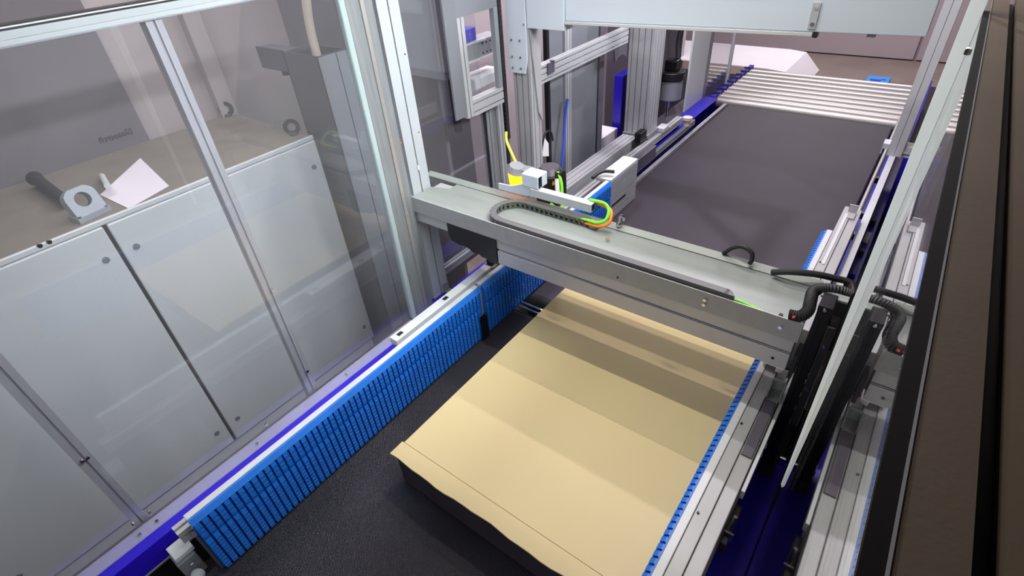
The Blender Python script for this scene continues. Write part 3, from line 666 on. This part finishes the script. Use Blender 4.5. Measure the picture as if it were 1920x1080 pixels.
# ------------------------------------------------------------------ overhead beam and left column
bm_ = thing('overhead_beam', 'long white box beam across the top above the far belt', 'beam', (-0.7, 2.2, 2.03))
rotb = Matrix.Translation((-1.355, 2.15, 2.04)) @ Matrix.Rotation(0.020, 4, 'Z') @ Matrix.Rotation(-0.012, 4, 'Y')
obj('box', MB().box(0, 1.305, 0, 0.10, 0.004, 0.30, rotb), WHITE, bm_, bev=0.003)
obj('lower_lip', MB().box(0, 0.985, -0.006, 0.012, -0.010, 0.003, rotb), ALUW, bm_, bev=0.002)
pl = obj('clamp_plate', MB().box(0.965, 0.990, -0.008, -0.0005, 0.015, 0.095, rotb), ALU, bm_, bev=0.001)
for z in (0.03, 0.08):
    p = rotb @ Vector((0.978, -0.008, z)); obj('screw', MB().cyl(p, p+Vector((0, -0.004, 0)), 0.007, n=8), CHROME, pl, True)
obj('hanger', MB().box(1.24, 1.295, 0.02, 0.09, 0.30, 0.80, rotb), ALU, bm_)
obj('clip', MB().box(0.985, 1.0, 0.0, 0.03, -0.014, 0.003, rotb), BLKM, bm_)
obj('clip', MB().box(1.145, 1.17, 0.0, 0.02, -0.004, 0.003, rotb), PANELD, bm_)
co = thing('left_column', 'tall triple slotted aluminium column carrying the overhead beam', 'column', (-1.62, 2.2, 0.936))
obj('profile', MB().slot('z', 0.937, 2.75, -1.660, -1.555, 2.15, 2.23, 3, 2), ALU, co)
g_ = MB().prism([(-1.674, 2.75), (-1.674, 1.86), (-1.665, 1.80), (-1.58, 1.80), (-1.565, 1.86), (-1.560, 2.75)], 'y', 2.140, 2.149)
gp = obj('gusset_plate', g_, WHITE, co, bev=0.001)
obj('beam_stub', MB().box(-1.559, -1.358, 2.144, 2.22, 2.004, 2.36), WHITE, co, bev=0.002)
obj('brace', MB().prism([(2.15, 2.0), (2.23, 2.0), (2.23, 1.55), (2.20, 1.60)], 'x', -1.552, -1.546), ALU, co)
for x in (-1.648, -1.60):
    for z in (1.95, 1.875, 1.825): bolt(gp, (x, 2.139, z), (0, -1, 0), 0.006, 0.004)
bolt(gp, (-1.572, 2.139, 2.02), (0, -1, 0), 0.006, 0.004)
cc = thing('vertical_cable_chain', 'black cable chain hanging down beside the left column', 'cable chain', (-1.695, 2.105, 1.33))
lv = MB().box(-0.014, 0.014, -0.010, 0.010, 0.0, 0.004).box(-0.016, -0.012, -0.011, 0.011, 0.0, 0.021).box(0.012, 0.016, -0.011, 0.011, 0.0, 0.021).box(-0.012, 0.012, -0.002, 0.002, 0.004, 0.021).mesh('chain_link', RUB)
for i in range(32):
    z = 1.47+0.022*i
    o = bpy.data.objects.new('chain_link', lv); C.objects.link(o); o.parent = cc
    o.location = Vector((-1.695, 2.105, z))-wloc(cc)
obj('sleeve', MB().cyl((-1.695, 2.105, 1.33), (-1.695, 2.105, 1.47), 0.012, n=10), RUB, cc, True)

# unseen conduit, added to cast the dark band on the tan sheet
cd_ = thing('shadow_conduit', 'unseen conduit with cable loops, added for its shadow on the sheet', 'conduit', (-0.7, 2.01, 2.33))
obj('pipe', MB().cyl((-1.55, 1.977, 2.40), (-0.07, 1.977, 2.40), 0.025, n=12), ALUG, cd_, True)
for x in (-1.043, -0.769, -0.652):
    obj('cable_loop', MB().torus((x, 1.941, 2.385), 0.015, 0.0035, Matrix.Rotation(PI/2, 3, 'X')), RUB, cd_, True)
ob = thing('overhead_brace', 'braced profile frame hanging high above the far belt', 'frame', (-0.9, 3.2, 2.42))
obj('bar', MB().box(-1.60, -0.617, 3.085, 3.175, 2.40, 2.44), ALU, ob)
obj('arm', MB().box(-0.675, -0.625, 2.78, 3.084, 2.40, 2.44), ALU, ob)
obj('diagonal', MB().prism([(-0.87, 3.084), (-0.82, 3.084), (-0.676, 2.965), (-0.676, 2.92)], 'z', 2.405, 2.435), ALU, ob)
# frame with window left of the column
wf = thing('service_window', 'grey framed service opening left of the tall column', 'window frame', (-1.70, 1.9, 1.60))
obj('side_plate', MB().box(-1.660, -1.650, 1.70, 1.775, 1.70, 2.6), PANELG, wf)
obj('head_plate', MB().box(-1.660, -1.650, 1.775, 2.05, 2.105, 2.6), PANELG, wf)
obj('stile', MB().slot('z', 1.685, 2.105, -1.69, -1.650, 1.776, 1.820), ALU, wf)
obj('sill', MB().slot('y', 1.821, 2.05, -1.69, -1.650, 1.682, 1.756, 1, 2), ALU, wf)
obj('stile', MB().box(-1.675, -1.650, 2.022, 2.05, 1.757, 2.105), ALUG, wf)
sh = thing('linear_slide', 'grey slide unit seen through the service opening', 'slide', (-1.85, 1.95, 1.75))
obj('plate', MB().box(-1.90, -1.80, 1.86, 2.26, 1.87, 1.95), ALUG, sh, bev=0.002)
obj('edge', MB().box(-1.80, -1.79, 1.90, 2.12, 1.945, 1.955).box(-1.80, -1.79, 1.88, 2.20, 1.865, 1.873), ALUW, sh)
obj('block', MB().box(-1.92, -1.80, 2.02, 2.26, 1.73, 1.78), ALUW, sh, bev=0.003)
for y in (2.10, 2.13, 2.16):
    for z in (1.888, 1.932): bolt(sh, (-1.80, y, z), (1, 0, 0), 0.005, 0.002, BLK)
obj('post', MB().box(-1.96, -1.93, 1.99, 2.02, 1.50, 2.3), BLK, sh)
solo('blue_actuator', MB().box(-1.86, -1.79, 1.93, 2.05, 1.958, 2.015).cyl((-1.789, 2.0, 1.985), (-1.78, 2.0, 1.985), 0.012, n=10), BLUEF, 'deep blue actuator block on the grey slide', 'actuator', bev=0.004)

# hinged screen panel by the corner post
hp = thing('hinged_panel', 'grey framed panel hanging beyond the corner post', 'panel', (-1.78, 1.65, 1.89))
rp = Matrix.Translation((-1.925, 1.76, 1.89)) @ Matrix.Rotation(-0.04, 4, 'Z')
obj('panel', MB().box(-0.12, 0.16, 0.0, 0.012, 0.0, 0.7, rp), PANELL, hp)
obj('bottom_frame', MB().box(-0.12, 0.195, -0.008, 0.022, -0.035, -0.001, rp), ALUG, hp)
obj('side_frame', MB().box(0.161, 0.178, -0.008, 0.022, 0.0, 0.7, rp).box(0.181, 0.197, -0.008, 0.022, 0.0, 0.7, rp), ALU, hp)

# second fence bay behind the gantry
f2 = thing('rear_fence_bay', 'clear fence bay between corner post and tall column', 'fence', (-1.71, 1.8, 0.936))
obj('pane', MB().box(-1.712, -1.707, 1.44, 1.955, 0.95, 2.6), GLASSF, f2)
obj('rail', MB().slot('y', 1.44, 2.13, -1.735, -1.70, 0.937, 0.975), ALUG, f2)
obj('stile', MB().slot('z', 0.976, 1.68, -1.735, -1.695, 1.958, 1.998), ALUG, f2)
obj('stile', MB().slot('z', 0.976, 1.68, -1.735, -1.695, 2.05, 2.09), ALU, f2)
obj('gasket', MB().box(-1.715, -1.700, 1.951, 1.9575, 0.976, 1.70), BLK, f2)

# ------------------------------------------------------------------ structure behind the belt, left
up2 = thing('upper_side_beam', 'slotted aluminium beam joining the tall column to the rear column', 'beam', (-1.6, 2.75, 1.70))
obj('profile', MB().slot('y', 2.231, 3.28, -1.64, -1.60, 1.705, 1.795, 1, 3), ALU, up2)
obj('cable_tie', MB().box(-1.61, -1.585, 2.40, 2.415, 1.796, 1.80).box(-1.599, -1.592, 2.36, 2.42, 1.74, 1.795), PANELD, up2)
obj('drip_bracket', MB().prism([(3.10, 1.70), (3.27, 1.70), (3.27, 1.62), (3.22, 1.65), (3.16, 1.645), (3.12, 1.62)], 'x', -1.61, -1.60), PANELD, up2)
rc = thing('rear_column', 'wide four slotted aluminium column left of the far belt', 'column', (-1.53, 3.4, 0.95))
obj('profile', MB().slot('z', 1.10, 2.6, -1.625, -1.455, 3.35, 3.52, 4, 4), ALU, rc)
obj('foot_plate', MB().box(-1.63, -1.44, 3.34, 3.53, 1.075, 1.0995), ALUG, rc)
obj('foot_block', MB().box(-1.49, -1.445, 3.24, 3.335, 1.08, 1.15), BLKM, rc, bev=0.003)
obj('stand', MB().box(-1.60, -1.47, 3.36, 3.50, 0.94, 1.074), ALUG, rc)
lp = thing('low_side_beam', 'weathered wide slotted aluminium beam lying left of the belt', 'beam', (-1.56, 2.75, 0.94))
obj('profile', MB().slot('y', 2.236, 3.33, -1.62, -1.51, 0.965, 1.09, 3, 3), ALU, lp)
obj('foot', MB().box(-1.60, -1.53, 2.4, 2.5, 0.936, 0.964).box(-1.60, -1.53, 3.1, 3.2, 0.936, 0.964), BLK, lp)
lr = thing('linear_rail', 'narrow steel linear rail between low beam and belt', 'rail', (-1.42, 2.6, 0.93))
obj('rail', MB().slot('y', 1.75, 3.9, -1.455, -1.410, 1.02, 1.065, 1, 1), ALU, lr)
obj('bed', MB().box(-1.46, -1.432, 1.75, 3.9, 0.946, 1.019), BLKM, lr)
obj('carriage', MB().box(-1.405, -1.370, 2.80, 3.35, 0.95, 1.045), PANELD, lr, bev=0.004)
obj('stop', MB().box(-1.40, -1.365, 2.16, 2.36, 1.0, 1.05), BLK, lr, bev=0.003)
obj('end_cap', MB().box(-1.46, -1.40, 3.52, 3.62, 1.066, 1.10), ALUW, lr, bev=0.006)
rt = thing('side_track', 'grey sliding track with knob beside the left belt edge', 'rail', (-1.38, 3.3, 0.946))
obj('track', MB().slot('y', 3.36, 4.1, -1.405, -1.380, 0.947, 0.985), ALUG, rt)
obj('blue_edge', MB().box(-1.428, -1.408, 2.98, 4.1, 0.946, 0.99), BLUEF, rt)
obj('knob', MB().cyl((-1.39, 3.95, 0.985), (-1.39, 3.95, 1.03), 0.026, n=14).cyl((-1.39, 3.95, 1.03), (-1.39, 3.95, 1.05), 0.036, n=14), CREAM, rt, True)
obj('marker', MB().box(-1.43, -1.40, 2.98, 3.10, 0.9905, 1.005), PAPER, rt)

vp = thing('grey_service_door', 'tall flat grey metal panel behind the upper side beam', 'panel', (-1.75, 2.95, 0.0))
obj('leaf', MB().box(-1.765, -1.745, 2.815, 3.16, 0.3, 2.5), PANELG, vp, bev=0.003)
obj('fold', MB().box(-1.765, -1.735, 3.165, 3.23, 0.3, 2.5), PANELD, vp, bev=0.003)
vs_ = thing('slotted_mullion', 'slim slotted mullion left of the grey service door', 'post', (-1.75, 2.74, 0.0))
obj('profile', MB().slot('z', 0.3, 2.5, -1.77, -1.73, 2.745, 2.812, 1, 2), ALU, vs_)
obj('leaf', MB().box(-1.765, -1.745, 2.60, 2.743, 0.3, 2.5), PANELG, vs_, label='narrow grey filler leaf')
obj('gasket', MB().box(-1.768, -1.742, 2.575, 2.598, 0.3, 2.5), BLK, vs_)
solo('blue_hose', MB().tube([(-1.70, 2.72, 1.50), (-1.70, 2.69, 1.40), (-1.69, 2.66, 1.28), (-1.68, 2.62, 1.12), (-1.67, 2.60, 1.0)], 0.009, 8), BLUC, 'thin blue air hose hanging beside the slotted mullion', 'hose', smooth=True)
solo('air_tank', MB().cyl((-1.66, 2.45, 0.936), (-1.66, 2.45, 1.16), 0.055, n=20).cyl((-1.66, 2.45, 1.16), (-1.66, 2.45, 1.19), 0.055, 0.03, 20), PANELD, 'dark grey reservoir standing at the foot of the blue hose', 'tank', smooth=True)
solo('white_tag', MB().prism([(2.42, 1.25), (2.50, 1.22), (2.50, 1.30), (2.46, 1.35)], 'x', -1.70, -1.697), PAPER, 'white paper tag hanging behind the tall column', 'tag')
solo('black_wire', MB().tube([(-1.70, 2.40, 1.15), (-1.70, 2.43, 1.28), (-1.70, 2.47, 1.37), (-1.70, 2.53, 1.36), (-1.70, 2.55, 1.30)], 0.006, 8), RUB, 'black wire curling over the white tag', 'cable', smooth=True)
# rear room pieces
rw = thing('rear_partition', 'pinkish grey partition wall behind the left machine side', 'partition', (-2.7, 3.0, 0))
obj('panel', MB().box(-2.72, -2.70, 1.94, 3.6, 0, 3.2), WALLF, rw)
obj('panel', MB().box(-2.72, -2.70, 3.61, 5.4, 0, 3.2), WALLF, rw)
obj('panel', MB().box(-2.72, -2.70, 5.41, 7.2, 0, 3.2), WALLF, rw)
obj('dark_panel', MB().box(-2.699, -2.68, 2.0, 2.9, 0, 2.2), PANELD, rw)
sb = thing('white_cabinet', 'white shelf box seen between the grey door and rear column', 'cabinet', (-2.1, 3.9, 0))
obj('box', MB().box(-2.30, -2.0, 3.55, 4.00, 0.55, 0.85), PAPER, sb, bev=0.004)
obj('base', MB().box(-2.32, -1.98, 3.50, 4.45, 0.0, 0.549), PANELD, sb, bev=0.004)
db = thing('dark_cabinet', 'dark cabinet standing behind the rod motor', 'cabinet', (-2.1, 4.6, 0))
obj('body', MB().box(-2.4, -1.86, 4.50, 4.9, 0.05, 1.75), PANELD, db, bev=0.005)
obj('foot', MB().box(-2.36, -1.90, 4.53, 4.87, 0, 0.049), BLK, db)
solo('blue_crate', MB().box(-2.08, -2.0, 4.05, 4.25, 0.55, 1.26), BLUEF, 'deep blue box standing left of the rear column', 'box', bev=0.004)
mr_ = thing('mixer_motor', 'dark motor on a steel rod right of the rear column', 'motor', (-1.75, 4.5, 0.4))
obj('housing', MB().cyl((-1.68, 4.27, 1.06), (-1.68, 4.27, 1.22), 0.095, n=24), ALUG, mr_, True, bev=0.01)
obj('collar', MB().cyl((-1.68, 4.27, 1.222), (-1.68, 4.27, 1.285), 0.108, n=24), BLK, mr_, True, bev=0.006)
obj('top_block', MB().box(-1.73, -1.63, 4.22, 4.32, 1.286, 1.37), BLKM, mr_, bev=0.01)
obj('rod', MB().cyl((-1.68, 4.27, 0.921), (-1.68, 4.27, 1.06), 0.012, n=10), CHROME, mr_, True)
obj('frame', MB().box(-1.84, -1.81, 3.85, 4.34, 0.3, 2.0).box(-1.81, -1.78, 3.90, 3.94, 1.0, 1.9), BLKM, mr_)
obj('hose', MB().tube([(-1.72, 4.05, 1.9), (-1.71, 4.08, 1.6), (-1.76, 4.06, 1.4), (-1.74, 4.10, 1.2)], 0.02, 8), ALUG, mr_, True)
obj('hose', MB().tube([(-1.70, 4.30, 1.9), (-1.66, 4.34, 1.7), (-1.68, 4.34, 1.5), (-1.66, 4.32, 1.37)], 0.022, 8), RUB, mr_, True)
wp = thing('white_post_panel', 'pale grey upright panel beside the start of the rollers', 'panel', (-1.58, 4.6, 0.937))
obj('panel', MB().box(-1.58, -1.565, 4.35, 4.74, 0.937, 2.4), CABI, wp)
obj('edge_post', MB().slot('z', 0.937, 2.4, -1.60, -1.565, 4.745, 4.82, 1, 2), ALUG, wp)
gp2 = thing('clear_end_panel', 'clear panel in pale edging beside the left end of the rollers', 'panel', (-1.7, 5.6, 0.4))
obj('pane', MB().box(-1.575, -1.57, 4.83, 5.40, 0.5, 2.4), GLASSF, gp2)
obj('edge', MB().box(-1.585, -1.56, 5.405, 5.44, 0.5, 2.4), ALUW, gp2)
# far things beyond rollers
wr = thing('white_film_sheet', 'large white film sheet curving over a table beyond the rollers', 'sheet', (-2.2, 7.6, 0))
m_ = MB(); n_ = 14; vs = []; fs = []
for i in range(n_+1):
    t = i/n_
    x = -4.0+2.82*t
    z = 0.66-0.02*t if t < 0.9 else 0.642-0.22*((t-0.9)/0.1)**2
    for y in (7.0, 8.0): vs.append((x, y, z))
for i in range(n_): fs.append((2*i, 2*i+1, 2*i+3, 2*i+2))
k_ = len(vs); vs2 = [(v[0], v[1], v[2]-0.012) for v in vs]
fs2 = [tuple(k_+q for q in reversed(f)) for f in fs]
bnd = [(2*i, 2*i+2) for i in range(n_)]+[(2*i+1, 2*i+3) for i in range(n_)]
fs3 = [(a, b, b+k_, a+k_) for a, b in bnd]+[(0, 1, 1+k_, k_), (2*n_, 2*n_+1, 2*n_+1+k_, 2*n_+k_)]
obj('film', m_.add(vs+vs2, fs+fs2+fs3), PAPER, wr, True)
obj('lower_leaf', MB().box(-1.45, -1.10, 7.0, 7.75, 0.30, 0.31), PAPER, wr)
obj('table', MB().box(-4.0, -1.5, 7.05, 7.95, 0.0, 0.28), PANELD, wr)
ck = thing('black_platform', 'low black platform beyond the right end of the rollers', 'platform', (-0.2, 7.2, 0))
obj('deck', MB().box(-0.62, 0.5, 6.45, 7.4, 0.45, 0.52), BLK, ck, bev=0.01)
for x in (-0.55, 0.43):
    for y in (6.5, 7.33): obj('leg', MB().box(x-0.03, x+0.03, y-0.03, y+0.03, 0, 0.45), BLK, ck)
cy_ = thing('cyan_block', 'bright blue plastic block with dark holes on the black platform', 'block', (-0.44, 6.9, 0.52))
obj('body', MB().box(-0.56, -0.34, 6.62, 7.22, 0.521, 0.62), BLUS, cy_, bev=0.008)
for (x, y, a, b) in ((-0.47, 7.05, 0.05, 0.06), (-0.40, 7.10, 0.02, 0.03), (-0.52, 6.93, 0.02, 0.05), (-0.46, 6.80, 0.04, 0.03), (-0.40, 6.72, 0.015, 0.05)):
    obj('hole', MB().box(x-a, x+a, y-b/2, y+b/2, 0.6201, 0.622), BLUEF, cy_)

# ------------------------------------------------------------------ right side: door panel and near profile
dp = thing('access_door', 'clear acrylic access door hanging below the near brown rail', 'door', (0.032, 0.5, 0.82))
obj('pane', MB().box(0.030, 0.035, -0.6, 1.03, 0.82, 2.322), GLASSD, dp)
obj('edge_strip', MB().add([(0.010, 1.064, 2.40), (0.030, 1.032, 2.40), (0.0250, 1.042, 1.17), (0.030, 1.032, 1.17), (0.012, 1.070, 2.40), (0.030, 1.040, 2.40), (0.0262, 1.046, 1.17), (0.030, 1.040, 1.17)],
    [(0, 1, 3, 2), (4, 6, 7, 5), (0, 2, 6, 4), (1, 5, 7, 3), (0, 4, 5, 1), (2, 3, 7, 6)]), EDGE, dp, bev=0.001, label='pale tapering edge strip')
bolt(dp, (0.0300, 0.99, 2.285), (-1, 0, 0), 0.006, 0.004); bolt(dp, (0.030, 0.72, 1.10), (-1, 0, 0), 0.007, 0.006)
nr = thing('near_rail', 'slotted aluminium rail in a shaded brown close to the camera', 'rail', (0.08, 0.6, 2.24))
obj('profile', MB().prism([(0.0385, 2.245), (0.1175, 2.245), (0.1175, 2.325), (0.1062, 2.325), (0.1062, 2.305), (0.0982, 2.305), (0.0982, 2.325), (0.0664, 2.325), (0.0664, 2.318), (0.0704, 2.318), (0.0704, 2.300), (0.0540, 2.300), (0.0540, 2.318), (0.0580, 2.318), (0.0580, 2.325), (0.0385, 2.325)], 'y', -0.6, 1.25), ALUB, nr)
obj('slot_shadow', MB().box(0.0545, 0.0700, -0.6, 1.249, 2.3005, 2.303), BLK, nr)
obj('gasket', MB().box(0.0302, 0.0370, -0.6, 1.05, 2.3225, 2.3255), GASK, nr)
obj('gasket_lip', MB().box(0.0355, 0.0372, -0.6, 1.05, 2.25, 2.322), GASK, nr)
obj('bright_edge', MB().box(0.0372, 0.0382, -0.6, 1.25, 2.3252, 2.3262), ALUG, nr)
